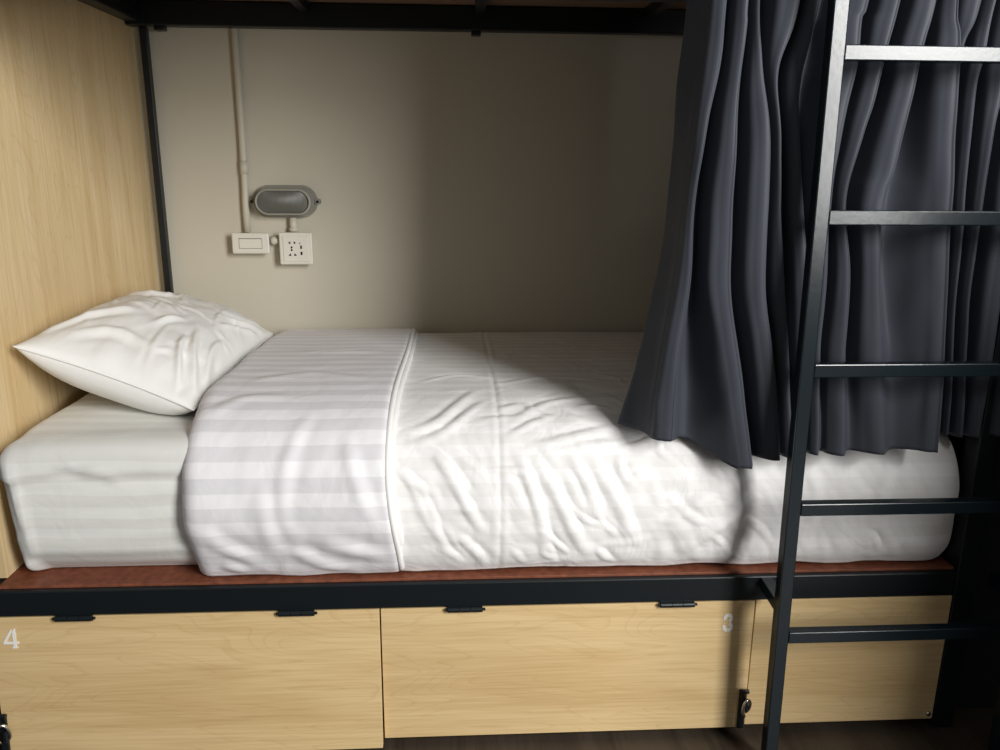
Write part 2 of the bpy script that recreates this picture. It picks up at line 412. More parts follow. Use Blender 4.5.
# ------------------------------------------------------------------ the ladder
lad = thing('bunk_ladder', (0.9, -0.1, 0), 'dark painted steel ladder with square rungs in front of the curtain', 'ladder')
LW = 0.0125
def lx(z): return 0.652 - 0.0215 * max(z - 0.1, 0) / 1.4
for dx in (0.0, 0.50):
    bm = bmesh.new(); bar(bm, (lx(0) + dx, -0.1, 0.0), (lx(1.85) + dx, -0.1, 1.85), 0.026, 0.026, 0.002)
    obj('rail', bm, M['navy'], lad)
for z in (0.312, 0.589, 0.864, 1.139, 1.408, 1.683):
    obj('rung', mbox(lx(z) + LW, lx(z) + 0.50 - LW, -0.1115, -0.0895, z - 0.0125, z + 0.0125, 0.002), M['navy'], lad)
for dx, nm in ((0.0, 'a'), (0.5, 'b')):
    bm = bmesh.new(); bar(bm, (0.652 + dx, 0.0, 0.374), (0.652 + dx, -0.0875, 0.368), 0.026, 0.026, 0.002)
    obj('bracket', bm, M['navy'], lad)

# ------------------------------------------------------------------ mattress in its fitted sheet
def rounded_slab(x0, x1, y0, y1, z0, z1, r, step=0.012):
    nx, ny, nz = [max(4, int(d / step)) for d in (x1 - x0, y1 - y0, z1 - z0)]
    vid = {}; V = []; F = []
    def v(i, j, k):
        if (i, j, k) not in vid:
            vid[(i, j, k)] = len(V)
            V.append((x0 + (x1 - x0) * i / nx, y0 + (y1 - y0) * j / ny, z0 + (z1 - z0) * k / nz))
        return vid[(i, j, k)]
    for i in range(nx):
        for j in range(ny):
            F.append((v(i, j, nz), v(i + 1, j, nz), v(i + 1, j + 1, nz), v(i, j + 1, nz)))
            F.append((v(i, j, 0), v(i, j + 1, 0), v(i + 1, j + 1, 0), v(i + 1, j, 0)))
    for i in range(nx):
        for k in range(nz):
            F.append((v(i, 0, k), v(i + 1, 0, k), v(i + 1, 0, k + 1), v(i, 0, k + 1)))
            F.append((v(i, ny, k), v(i, ny, k + 1), v(i + 1, ny, k + 1), v(i + 1, ny, k)))
    for j in range(ny):
        for k in range(nz):
            F.append((v(0, j, k), v(0, j, k + 1), v(0, j + 1, k + 1), v(0, j + 1, k)))
            F.append((v(nx, j, k), v(nx, j + 1, k), v(nx, j + 1, k + 1), v(nx, j, k + 1)))
    P = np.array(V)
    lo = np.array((x0, y0, z0)) + r; hi = np.array((x1, y1, z1)) - r
    Q = np.clip(P, lo, hi); D = P - Q; L = np.linalg.norm(D, axis=1, keepdims=True)
    N = np.where(L > 1e-9, D / np.maximum(L, 1e-9), 0)
    P = np.where(L > 1e-9, Q + N * np.minimum(L, r) , P)
    return P, N, F
P, N, F = rounded_slab(-0.893, 1.02, 0.035, 1.03, 0.396, 0.692, 0.034, 0.010)
x, y, z = P[:, 0].copy(), P[:, 1].copy(), P[:, 2].copy()
front = sst(0.10, 0.04, y)
# overhanging top edge of the sheet: a slightly fuller band with a wavering lower limit, falling away towards the duvet
zl = 0.630 + 0.006 * np.sin((x + 0.9) * 19) + 0.003 * np.sin((x + 0.9) * 47 + 1) - 0.02 * sst(-0.75, -0.9, x)
P[:, 1] -= front * (0.009 * sst(-0.005, 0.005, z - zl))
P[:, 1] -= front * 0.016 * np.sin(np.clip((z - 0.396) / 0.296, 0, 1) * math.pi)           # belly of the side
P[:, 1] += front * 0.034 * sst(0.47, 0.395, z) * sst(-0.885, -0.85, x)                                            # and tucked under at the foot
P[:, 0] += sst(-0.80, -0.9, x) * (0.004 * sst(0.55, 0.40, z) - 0.012 * sst(0.5, 0.66, z) * front)
P[:, 2] += 0.008 * vnoise(P, 3.0, 1.7) * sst(0.6, 0.68, z) - 0.012 * sst(-0.80, -0.9, x) * sst(0.6, 0.68, z) * sst(0.15, 0.03, y)
P[:, 1] += front * 0.003 * vnoise(P * np.array((0.4, 1, 4)), 9.0, 4.1)
for pts, a in ((((-0.77, 0.655), (-0.73, 0.63), (-0.70, 0.615)), 0.002), (((-0.72, 0.64), (-0.665, 0.612)), 0.003), (((-0.87, 0.66), (-0.86, 0.55), (-0.855, 0.45)), 0.006)):
    P[:, 1] -= front * ridge(x, z, pts, 0.008, a)
under = sst(-0.50, -0.42, x)                                      # squeezed a little where the duvet covers it
P[:, 1] += under * (0.055 * sst(0.45, 0.06, y) - 0.030 * sst(0.8, 1.0, y))
P[:, 2] -= under * 0.022 * sst(0.5, 0.69, z)
P[:, 0] -= 0.02 * sst(0.8, 1.0, x)
me = bpy.data.meshes.new('mattress'); me.from_pydata(P.tolist(), [], F); me.update()
matt = link('mattress', me, M['sheet'], None, (0.06, 0.53, 0.394), True)
tag(matt, 'thick mattress in a white striped fitted sheet on the lower bunk', 'mattress')

# ------------------------------------------------------------------ the duvet
prof = catmull([(1.036, 0.56), (1.036, 0.64), (1.030, 0.685), (0.99, 0.703), (0.80, 0.712), (0.50, 0.722), (0.27, 0.724), (0.15, 0.712),
                (0.075, 0.684), (0.030, 0.637), (0.010, 0.575), (0.006, 0.505), (0.018, 0.440), (0.040, 0.3985)], 14)
NS = 290
# finer towards the front
pl, sq = resample(prof, 2000)
S_end = sq[-1]
dens = np.where(sq < 0.75, 1.0, 2.2); cd = np.cumsum(dens); cd = (cd - cd[0]) / (cd[-1] - cd[0])
sv = np.interp(np.linspace(0, 1, NS), cd, sq)
prY = np.interp(sv, sq, pl[:, 0]); prZ = np.interp(sv, sq, pl[:, 1])
def prof_normals(Y, Z):
    tY = np.gradient(Y); tZ = np.gradient(Z); L = np.hypot(tY, tZ); return tZ / L * 1.0, -tY / L
nY, nZ = prof_normals(prY, prZ)                                   # outward: up on top, -y on the front
if nZ[NS // 4] < 0: nY, nZ = -nY, -nZ

def to_s(p):                                                     # sheet coordinate of a point on the bed
    return float(sv[np.argmin((prY - p[1]) ** 2 + (prZ - p[2]) ** 2)])

CREASES = [
 ([(-0.073, 0.041, 0.682), (-0.037, 0.021, 0.655), (-0.001, 0.01, 0.599), (0.047, 0.01, 0.511)], .011, .009),
 ([(-0.041, 0.029, 0.669), (-0.009, 0.01, 0.634), (0.039, 0.01, 0.572)], .009, .007),
 ([(-0.009, 0.035, 0.676), (0.047, 0.01, 0.633)], .009, .006),
 ([(-0.106, 0.066, 0.7), (-0.034, 0.11, 0.71), (0.045, 0.242, 0.71)], .012, .006),
 ([(-0.089, 0.042, 0.683), (-0.017, 0.076, 0.704), (0.061, 0.18, 0.71)], .011, .006),
 ([(0.124, 0.028, 0.667), (0.144, 0.01, 0.614), (0.17, 0.01, 0.526), (0.188, 0.01, 0.454)], .012, .010),
 ([(0.144, 0.028, 0.667), (0.193, 0.01, 0.596), (0.236, 0.01, 0.507), (0.263, 0.01, 0.452)], .013, .011),
 ([(0.233, 0.023, 0.66), (0.266, 0.01, 0.595), (0.294, 0.01, 0.524)], .012, .009),
 ([(0.274, 0.019, 0.652), (0.325, 0.01, 0.568), (0.371, 0.01, 0.468)], .014, .010),
 ([(0.153, 0.033, 0.674), (0.237, 0.053, 0.692), (0.332, 0.077, 0.705)], .011, .006),
 ([(0.185, 0.028, 0.667), (0.292, 0.038, 0.679), (0.375, 0.037, 0.678)], .012, .005),
 ([(0.113, 0.01, 0.456), (0.139, 0.01, 0.419)], .007, .003),
 ([(0.188, 0.01, 0.463), (0.205, 0.01, 0.417)], .007, .003),
 ([(0.288, 0.01, 0.452), (0.332, 0.01, 0.405)], .008, .0035),
 ([(0.428, 0.01, 0.504), (0.508, 0.01, 0.565), (0.619, 0.01, 0.624)], .016, .007),
 ([(0.465, 0.01, 0.448), (0.545, 0.01, 0.51), (0.632, 0.01, 0.58)], .014, .007),
 ([(-0.097, 0.01, 0.618), (-0.066, 0.01, 0.548), (-0.043, 0.01, 0.495)], .010, .006),
 ([(0.006, 0.01, 0.494), (0.055, 0.01, 0.439)], .010, .006),
 ([(0.70, 0.02, 0.66), (0.74, 0.01, 0.58), (0.72, 0.01, 0.47)], .014, .006),
 ([(0.90, 0.02, 0.66), (0.88, 0.01, 0.56), (0.86, 0.01, 0.46)], .014, .006),
 ([(0.46, 0.03, 0.68), (0.53, 0.02, 0.64), (0.60, 0.02, 0.65)], .014, .006),
 ([(0.10, 0.30, 0.72), (0.22, 0.36, 0.72), (0.34, 0.33, 0.72)], .012, .004),
 ([(-0.08, 0.33, 0.72), (0.0, 0.38, 0.72), (0.08, 0.36, 0.72)], .010, .004),
 ([(0.12, 0.10, 0.71), (0.2, 0.17, 0.71), (0.30, 0.2, 0.71)], .012, .005),
]
XE, RE = 1.008, 0.050                                            # the foot end turns down round this radius
xs = np.r_[np.arange(-0.50, XE, 0.0048), XE]
ths = np.linspace(0, math.pi / 2, 12)[1:]
xcol = np.r_[xs, XE + RE * np.sin(ths)]
inset = np.r_[np.zeros(len(xs)), RE * (1 - np.cos(ths))]
U, V = np.meshgrid(xcol, sv, indexing='ij')
base = np.stack([U, np.broadcast_to(prY, U.shape), np.broadcast_to(prZ, U.shape)], -1)
onfront = sst(0.16, 0.02, base[..., 1])
disp = np.zeros(U.shape)
for pts, w_, a_ in CREASES:
    disp += ridge(U, V, [(p[0], to_s(p)) for p in pts], w_ * 0.85, a_ * 0.72)
rr = random.Random(11)
for q_ in range(64):                                             # small crumples, mostly slanting down towards the foot
    cx_ = rr.uniform(-0.11, 0.92); cs_ = S_end - rr.uniform(0.03, 0.40) ** 1.0
    if cx_ > 0.45 and rr.random() < .5: continue
    an = math.radians(rr.choice([rr.uniform(35, 80), rr.uniform(35, 80), rr.uniform(-40, 10)])); L_ = rr.uniform(0.018, 0.055)
    p0 = (cx_ - L_ * math.cos(an), cs_ - L_ * math.sin(an)); p1 = (cx_ + L_ * math.cos(an), cs_ + L_ * math.sin(an))
    pm = (cx_ + rr.uniform(-.008, .008), cs_ + rr.uniform(-.008, .008))
    disp += ridge(U, V, [p0, pm, p1], rr.uniform(0.005, 0.009), rr.uniform(0.0015, 0.0042))
disp += 0.006 * vnoise(base * np.array((1, 1, 1)), 4.5, 3.3) * (0.4 + 0.6 * onfront)
disp += 0.0030 * vnoise(np.stack([U * 1.5 - V * 0.8, V * 0.5 + U * 0.35, U * 0], -1), 17.0, 8.8) * onfront
disp += 0.0022 * vnoise(np.stack([U, V * 0.5, U * 0], -1), 24.0, 1.8) * sst(S_end - 0.13, S_end - 0.02, V)
seamx = 0.088
disp += -0.0016 * np.exp(-((U - seamx) / 0.004) ** 2) + 0.0012 * np.exp(-((U - seamx - 0.009) / 0.006) ** 2) + 0.0008 * np.exp(-((U - seamx + 0.010) / 0.006) ** 2)
disp += 0.012 * np.exp(-((U - 1.0) / 0.09) ** 2) * np.exp(-((base[..., 2] - 0.58) / 0.06) ** 2) * onfront
disp *= sst(0.0, 0.07, S_end - V) * 0.75 + 0.25
disp -= inset[:, None] * (0.45 + 0.55 * sst(0.42, 0.55, base[..., 2]) * np.ones_like(U))
PD = base.copy(); PD[..., 1] += nY * disp; PD[..., 2] += nZ * disp
PD[..., 2] = np.maximum(PD[..., 2], 0.3965)
PD[..., 2] += 0.006 * (1 + vnoise(np.stack([U, U * 0, U * 0], -1), 9.0, 5.5, 1)) * sst(S_end - 0.04, S_end, V)
# the closing skirt under the front hem runs back a little so the cloth has an underside
duv = thing('duvet', (0.06, 0.5, 0.394), 'white striped duvet over the bed with its head end turned back', 'duvet')
PD[..., 1] = np.minimum(PD[..., 1], 1.040)
me = grid_mesh('quilt', PD, uv=np.stack([U, V], -1))
q = link('quilt', me, M['duvet'], duv, (0.06, 0.5, 0.394), True)
q['label'] = 'smooth white quilt body with a stitched seam'
sol = q.modifiers.new('thickness', 'SOLIDIFY'); sol.thickness = 0.006; sol.offset = -1

# the turned-back part: a thick fold on top, rolled edge towards the pillow, hemmed edge towards the foot
XL, XR, TH = -0.538, -0.136, 0.030
def fold_cols():
    cols = []
    for a in np.linspace(-math.pi * 0.62, math.pi / 2, 12): cols.append((XL + 0.030 - 0.030 * math.cos(a) , TH - 0.030 + 0.030 * math.sin(a)))
    for t in np.linspace(0, 1, 62)[1:]: cols.append((XL + 0.030 + (XR - 0.010 - XL - 0.030) * t, TH))
    for a in np.linspace(0, math.pi / 2, 6)[1:]: cols.append((XR - 0.010 + 0.010 * math.sin(a), TH - 0.010 + 0.010 * math.cos(a)))
    cols.append((XR, 0.004))
    return np.array(cols)
fc = fold_cols()
pl2, sq2 = resample(prof, 2000)
sF = np.interp(np.linspace(0, 1, 190), cd, sq)
fY = np.interp(sF, sq, pl[:, 0]); fZ = np.interp(sF, sq, pl[:, 1]); gY, gZ = prof_normals(fY, fZ)
if gZ[40] < 0: gY, gZ = -gY, -gZ
U, V = np.meshgrid(fc[:, 0], sF, indexing='ij')
H = np.broadcast_to(fc[:, 1][:, None], U.shape).copy()
base = np.stack([U, np.broadcast_to(fY, U.shape), np.broadcast_to(fZ, U.shape)], -1)
onf = sst(0.18, 0.03, base[..., 1])
def fs(p): return float(sF[np.argmin((fY - p[1]) ** 2 + (fZ - p[2]) ** 2)])
for pts, w_, a_ in [
 ([(-0.30, .1, .70), (-0.335, .02, .63), (-0.34, .01, .55), (-0.325, .01, .50)], .012, .0045),
 ([(-0.38, .01, .60), (-0.375, .01, .52), (-0.36, .01, .47)], .014, .0045),
 ([(-0.27, .01, .50), (-0.21, .01, .47), (-0.16, .01, .45)], .014, .006),
 ([(-0.33, .01, .47), (-0.27, .01, .43), (-0.23, .02, .42)], .012, .006),
 ([(-0.50, .01, .52), (-0.45, .01, .47), (-0.40, .01, .43)], .014, .006),
 ([(-0.48, .01, .44), (-0.43, .02, .41)], .012, .005),
 ([(-0.22, .05, .68), (-0.19, .01, .60), (-0.17, .01, .53)], .012, .005),
 ([(-0.45, .25, .72), (-0.33, .30, .72), (-0.22, .27, .72)], .014, .004),
 ([(-0.50, .10, .70), (-0.44, .15, .71), (-0.36, .16, .71)], .012, .004),
 ([(-0.40, .55, .72), (-0.30, .52, .72), (-0.2, .55, .72)], .016, .004)]:
    H += ridge(U, V, [(p[0], fs(p)) for p in pts], w_ * 1.2, a_)
H += 0.007 * vnoise(base, 4.0, 6.2) * (0.5 + 0.5 * onf) + 0.0022 * vnoise(np.stack([U * 1.4 + V * 0.5, V * 0.6, U * 0], -1), 15, 2.2) * onf
H *= (1 - 0.5 * sst(0.75, 1.03, base[..., 1]))
H -= 0.024 * sst(0.56, 0.42, base[..., 2]) * onf
PF = base.copy(); PF[..., 1] += gY * H; PF[..., 2] += gZ * H
# rolled edge wavers a little
PF[..., 0] += 0.008 * vnoise(np.stack([V * 0, V, V * 0], -1), 5.0, 7.7) * sst(XL + 0.12, XL, U)
PF[..., 0] += (0.005 * np.sin((V - 0.2) * 4.4) + 0.020 * sst(0.64, 0.42, base[..., 2]) * onf) * sst(XR - 0.15, XR, U)
PF[..., 2] = np.maximum(PF[..., 2], 0.3965)
PF[..., 2] += 0.004 * (1 + vnoise(np.stack([U, U * 0, U * 0], -1), 11.0, 3.5, 1)) * sst(S_end - 0.04, S_end, V)
PF[..., 1] = np.minimum(PF[..., 1], 1.0435)
me = grid_mesh('turned_back_fold', PF, uv=np.stack([U, V], -1))
fo = link('turned_back_fold', me, M['flap'], duv, (-0.34, 0.5, 0.394), True)
fo['label'] = 'turned-back end of the duvet with plainly visible satin stripes'
sol = fo.modifiers.new('thickness', 'SOLIDIFY'); sol.thickness = 0.004; sol.offset = -1
# doubled hem along the free edge of the fold
k = len(fc) - 4
for nm, off, r_, lift in (('hem', 0.004, 0.0062, 0.001), ('hem', 0.011, 0.0075, -0.012)):
    bm = bmesh.new(); pts = []
    for j in range(4, PF.shape[1], 2):
        p = PF[k, j]
        pts.append((PF[-1, j, 0] + off, min(p[1] + gY[j] * lift, 1.041), max(p[2] + gZ[j] * lift, 0.403)))
    tube(bm, pts, r_, 10)
    obj(nm, bm, M['piping'], duv, smooth=True)

# ------------------------------------------------------------------ pillow
n = 120
u = np.linspace(-1, 1, n); U, V = np.meshgrid(u, u, indexing='ij')
A, B_, C_, D_ = [np.array(p) for p in ((-0.893, 0.140, 0.862), (-0.915, 0.905, 0.838), (-0.543, 0.895, 0.729), (-0.550, 0.145, 0.722))]
# pillow edges draw in between the corners
pin = 0.055
Ue = U * (1 - pin * (1 - V ** 2) ** 1.0 * 0.6) ; Ve = V * (1 - pin * (1 - U ** 2))
a = (1 - Ue) / 2; b_ = (1 - Ve) / 2
mid = (a * b_)[..., None] * A + (a * (1 - b_))[..., None] * B_ + ((1 - a) * (1 - b_))[..., None] * C_ + ((1 - a) * b_)[..., None] * D_
ex = C_ - B_; ey = B_ - A; nrm = np.cross(ex, ey); nrm /= np.linalg.norm(nrm)
if nrm[2] < 0: nrm = -nrm
rim = np.clip((1 - np.abs(U) ** 2.6), 0, 1) ** 0.62 * np.clip((1 - np.abs(V) ** 2.6), 0, 1) ** 0.62
top = rim * 0.092
rimb = np.clip(1 - np.abs(U) ** 3, 0, 1) ** 0.6 * np.clip(1 - np.abs(V) ** 7, 0, 1) ** 0.5
bot = -rimb * 0.085
for pts, w_, a_ in [
 ([(0.90, -0.86), (0.62, -0.52), (0.50, -0.30)], .05, .012),
 ([(0.72, -0.90), (0.52, -0.66), (0.45, -0.48)], .045, .012),
 ([(0.95, -0.70), (0.80, -0.40), (0.78, -0.15)], .05, .010),
 ([(0.05, -0.45), (0.12, -0.30), (0.25, -0.18)], .05, .006),
 ([(0.96, 0.75), (0.72, 0.45), (0.50, 0.25)], .05, .007),
 ([(0.95, 0.55), (0.75, 0.25), (0.62, 0.05)], .05, .007),
 ([(-0.9, -0.75), (-0.6, -0.5), (-0.25, -0.35)], .06, .007),
 ([(-0.6, -0.8), (-0.2, -0.70), (0.2, -0.74)], .05, .006),
 ([(-0.9, 0.3), (-0.5, 0.25), (-0.2, 0.4)], .06, .006),
 ([(-0.3, 0.6), (-0.1, 0.35), (0.0, 0.2)], .06, .004)]:
    top += ridge(U, V, pts, w_ * 0.8, a_ * 1.15) * sst(0.0, 0.25, rim)
Pn = np.stack([U, V, U * 0], -1)
rp = random.Random(5)
for q_ in range(22):                                             # fine creases
    cu, cv, an, L_ = rp.uniform(-.7, .85), rp.uniform(-.8, .35), rp.uniform(-1.3, 0.2), rp.uniform(.10, .28)
    dx, dy = L_ * math.cos(an), L_ * math.sin(an)
    top += ridge(U, V, [(cu - dx, cv - dy), (cu + rp.uniform(-.04, .04), cv + rp.uniform(-.04, .04)), (cu + dx, cv + dy)], rp.uniform(.022, .035), rp.uniform(.0012, .0034)) * sst(0.0, 0.3, rim)
top += 0.007 * vnoise(Pn, 2.2, 1.2) * sst(0, 0.4, rim) + 0.0012 * vnoise(Pn, 6.0, 5.2) * sst(0, 0.3, rim)
# near side sags under the seam
PT = mid + top[..., None] * nrm; PB = mid + bot[..., None] * nrm
PT[..., 0] = np.maximum(PT[..., 0], -0.920); PB[..., 0] = np.maximum(PB[..., 0], -0.920)
PB[..., 2] = np.maximum(PB[..., 2], 0.697)
PT[..., 2] = np.maximum(PT[..., 2], PB[..., 2] + 0.001)
V_ = np.vstack([PT.reshape(-1, 3), PB.reshape(-1, 3)])
idx = np.arange(n * n).reshape(n, n); F = []
for i in range(n - 1):
    for j in range(n - 1):
        F.append((idx[i, j], idx[i + 1, j], idx[i + 1, j + 1], idx[i, j + 1]))
        o_ = n * n; F.append((o_ + idx[i, j], o_ + idx[i, j + 1], o_ + idx[i + 1, j + 1], o_ + idx[i + 1, j]))
me = bpy.data.meshes.new('pillow'); me.from_pydata(V_.tolist(), [], [tuple(int(t) for t in f) for f in F]); me.update()
bm = bmesh.new(); bm.from_mesh(me); bmesh.ops.remove_doubles(bm, verts=bm.verts, dist=0.0012); bm.to_mesh(me); bm.free()
pil = link('pillow', me, M['pillow'], None, (-0.74, 0.5, 0.70), True)
tag(pil, 'plump white pillow propped against the maple-effect end panel', 'pillow')
bm = bmesh.new()                                                 # piped seam along the near and right edge
edge = [mid[i, 0] for i in range(0, n, 2)] + [mid[n - 1, j] for j in range(0, n, 3)]
tube(bm, [tuple(p) for p in edge], 0.0022, 8)
obj('seam', bm, M['pillow'], pil, smooth=True)

# ------------------------------------------------------------------ curtain
CR = {
'edge': [(0.417, 1.75, 0.04), (0.417, 1.51, 0.04), (0.409, 1.36, 0.04), (0.404, 1.18, 0.04), (0.397, 1.065, 0.045), (0.370, 0.87, 0.055), (0.335, 0.70, 0.075)],
'r1': [(0.460, 1.75), (0.457, 1.495), (0.456, 1.4), (0.442, 1.302), (0.43, 1.166), (0.431, 1.022, -0.045), (0.420, 0.852, -0.038), (0.422, 0.66, -0.03)],
'r2': [(0.490, 1.75), (0.494, 1.496), (0.496, 1.458), (0.491, 1.352), (0.492, 1.256), (0.495, 1.131), (0.502, 1.004), (0.526, 0.89), (0.575, 0.66)],
'r3': [(0.500, 1.75), (0.515, 1.496), (0.529, 1.401), (0.552, 1.27), (0.558, 1.166), (0.568, 1.004), (0.607, 0.831), (0.632, 0.66)],
'r4': [(0.590, 1.75), (0.582, 1.497), (0.560, 1.386), (0.574, 1.27), (0.588, 1.131), (0.610, 0.985), (0.637, 0.831), (0.660, 0.66)],
'r5': [(0.640, 1.75), (0.620, 1.498), (0.600, 1.376), (0.606, 1.287), (0.636, 1.095), (0.659, 0.909), (0.680, 0.66)],
'R1': [(0.730, 1.75), (0.703, 1.499), (0.695, 1.471), (0.695, 1.399), (0.685, 1.32), (0.677, 1.185), (0.685, 0.985), (0.710, 0.66)],
'R2': [(0.780, 1.75), (0.758, 1.5), (0.748, 1.429), (0.735, 1.339), (0.722, 1.28), (0.705, 1.167), (0.728, 1.022), (0.741, 0.87), (0.762, 0.66)],
'R3': [(0.850, 1.75), (0.821, 1.501), (0.811, 1.433), (0.797, 1.311), (0.785, 1.22), (0.776, 1.182), (0.775, 1.096), (0.803, 0.928), (0.845, 0.66)],
'R4': [(0.850, 1.75), (0.859, 1.502), (0.87, 1.445), (0.885, 1.327), (0.906, 1.096), (0.929, 0.888), (0.946, 0.66)],
'R5': [(0.930, 1.75, -0.03), (0.912, 1.503, -0.03), (0.900, 1.434, -0.02), (0.905, 1.327, -0.012), (0.945, 1.0, 0.0), (0.975, 0.66, 0.0)],
'R6': [(0.970, 1.75, -0.03), (0.940, 1.503, -0.03), (0.935, 1.417, -0.03), (0.935, 1.327, -0.02), (0.965, 1.0, -0.01), (0.995, 0.66, -0.01)],
'R7': [(1.000, 1.75, -0.03), (0.975, 1.504, -0.03), (0.978, 1.358, -0.03), (0.973, 1.273, -0.03), (0.985, 1.0, -0.02), (1.02, 0.66, -0.02)],
'R8': [(1.07, 1.75, -0.03), (1.05, 1.5, -0.03), (1.04, 1.2, -0.03), (1.05, 0.66, -0.02)],
'R9': [(1.13, 1.75, -0.03), (1.12, 1.5, -0.03), (1.11, 1.2, -0.03), (1.12, 0.66, -0.02)],
'end': [(1.17, 1.75, 0.0), (1.17, 0.66, -0.005)],
}
HEM = {'edge': 0.705, 'r1': 0.703, 'r2': 0.652, 'r3': 0.668, 'r4': 0.672, 'r5': 0.675, 'R1': 0.678, 'R2': 0.676, 'R3': 0.677, 'R4': 0.681, 'R5': 0.70, 'R6': 0.70, 'R7': 0.70, 'R8': 0.70, 'R9': 0.70, 'end': 0.70}
names = list(CR); NZ = 130; ZT = 1.588; SEG = 9
cols = {}
def smooth_line(pts):
    p = catmull([(q[1], q[0], q[2] if len(q) > 2 else -0.05) for q in pts], 10)
    return p[::-1]                                               # ascending z
rows = []
T = np.linspace(0, 1, NZ)
kn = []
for k_ in names:
    p = smooth_line(CR[k_]); zz = HEM[k_] + (ZT - HEM[k_]) * (1 - T)
    kn.append(np.stack([np.interp(zz, p[:, 0], p[:, 1]), np.interp(zz, p[:, 0], p[:, 2]), zz], -1))
kn = np.array(kn)                                                # (knots, NZ, 3)
rowpts = []
for t in range(NZ):
    pts = []
    for i in range(len(names)):
        a_ = kn[i, t]
        if names[i] in ('edge', 'end'):
            pts.append(a_)
            if names[i] == 'edge':
                b2 = kn[1, t]; pts.append(a_ * 0.5 + b2 * 0.5 + np.array((0, 0.006, 0)))
            continue
        prv = kn[i - 1, t]; nxt = kn[i + 1, t]
        gl = max(a_[0] - prv[0], 0.012); gr = max(nxt[0] - a_[0], 0.012)
        wl_ = min(0.034, 0.50 * gl)                               # width of the rounded crest
        pts.append(a_ + np.array((-wl_, 0.016, 0)))
        pts.append(a_ + np.array((-0.50 * wl_, 0.0035, 0)))
        pts.append(a_ + np.array((-0.08 * wl_, 0.0, 0)))
        pts.append(a_ + np.array((0.16 * wl_, 0.006, 0)))
        if names[i + 1] == 'end': continue
        depth = min(0.062, 0.030 + 0.55 * gr)
        low = sst(1.05, 0.70, a_[2])
        if names[i] in ('R1', 'R2', 'R3'): depth *= 1 - 0.5 * low
        f_ = 0.30
        v_ = a_ * (1 - f_) + nxt * f_
        v_ = v_.copy(); v_[1] = min(max(a_[1], nxt[1]) + depth, 0.04)
        pts.append(v_)
    rowpts.append(catmull(np.array(pts), SEG))
PC = np.array(rowpts).transpose(1, 0, 2).copy()
nzv = vnoise(PC * np.array((1, 1, 0.35)), 16, 2.7)
PC[..., 1] += 0.0035 * nzv
PC[..., 0] += 0.003 * vnoise(PC * np.array((1, 1, 0.6)), 9, 5.1)
cur = thing('curtain', (0.75, -0.03, 0.66), 'dark navy satin curtain gathered to the right behind the ladder', 'curtain')
me = grid_mesh('curtain_cloth', PC)
cc = link('curtain_cloth', me, M['curtain'], cur, (0.75, -0.03, 0.66), True)
sol = cc.modifiers.new('thickness', 'SOLIDIFY'); sol.thickness = 0.0016; sol.offset = 0

obj('track', mbox(0.39, 1.066, -0.048, 0.048, 1.589, 1.5958, 0.001), M['black'], cur)

# ------------------------------------------------------------------ wall fittings
# oval bulkhead lamp
def oval(bm, cx, cz, hw, hh, y0, y1, s0=1.0, n=40, cap=True):
    """stadium prism from y0 (wall) to y1 (front), scaled by s0 at the front"""
    def ring(y, s):
        out = []
        r_ = hh * s; L = (hw - hh) * 1.0
        for k in range(n):
            a = 2 * math.pi * k / n
            ox = L if math.cos(a) > 1e-9 else -L
            if abs(math.cos(a)) < 1e-9: ox = 0
            out.append(bm.verts.new((cx + ox + r_ * math.cos(a), y, cz + r_ * math.sin(a))))
        return out
    r0, r1 = ring(y0, 1.0), ring(y1, s0)
    for k in range(n): bm.faces.new((r0[k], r0[(k + 1) % n], r1[(k + 1) % n], r1[k]))
    if cap: bm.faces.new(r1); bm.faces.new(r0[::-1])
    return r0, r1
lx0, lz0 = -0.516, 1.110
lamp = thing('bulkhead_lamp', (lx0, WALL_Y, lz0 - 0.05), 'oval grey bulkhead lamp with ribbed glass on the wall above the socket', 'lamp')
bm = bmesh.new()
oval(bm, lx0, lz0, 0.096, 0.049, WALL_Y, WALL_Y - 0.016, 0.98)
oval(bm, lx0, lz0, 0.090, 0.0445, WALL_Y - 0.016, WALL_Y - 0.030, 0.97)
oval(bm, lx0, lz0, 0.085, 0.0405, WALL_Y - 0.030, WALL_Y - 0.046, 0.97)
obj('lamp_base', bm, M['lamp_grey'], lamp)
bm = bmesh.new()                                                 # rim: ring with an open middle
n_ = 48
def stad(hw, hh, y):
    out = []
    for k in range(n_):
        a = 2 * math.pi * (k + 0.5) / n_
        out.append(bm.verts.new((lx0 + (hw - hh) * (1 if math.cos(a) > 0 else -1) + hh * math.cos(a), y, lz0 + hh * math.sin(a))))
    return out
rg = [stad(0.083, 0.0385, WALL_Y - 0.046), stad(0.0815, 0.037, WALL_Y - 0.055), stad(0.079, 0.0345, WALL_Y - 0.057), stad(0.077, 0.033, WALL_Y - 0.054), stad(0.077, 0.033, WALL_Y - 0.046)]
for a_, b2 in zip(rg, rg[1:]):
    for k in range(n_): bm.faces.new((a_[k], a_[(k + 1) % n_], b2[(k + 1) % n_], b2[k]))
obj('rim', bm, M['bezel'], lamp)
bm = bmesh.new()                                                 # lens with fine vertical ribs
nx_, nz_ = 90, 16; P = np.zeros((nx_, nz_, 3))
for i in range(nx_):
    xx = -0.0765 + 0.153 * i / (nx_ - 1)
    over = max(abs(xx) - (0.077 - 0.033), 0); hh = math.sqrt(max(0.033 ** 2 - over ** 2, 0))
    for j in range(nz_):
        zz = hh * (2 * j / (nz_ - 1) - 1)
        bulge = 0.008 * (1 - (xx / 0.077) ** 2) * (1 - (zz / 0.0335) ** 2)
        P[i, j] = (lx0 + xx, WALL_Y - 0.0475 - bulge - 0.0006 * (i % 2), lz0 + zz)
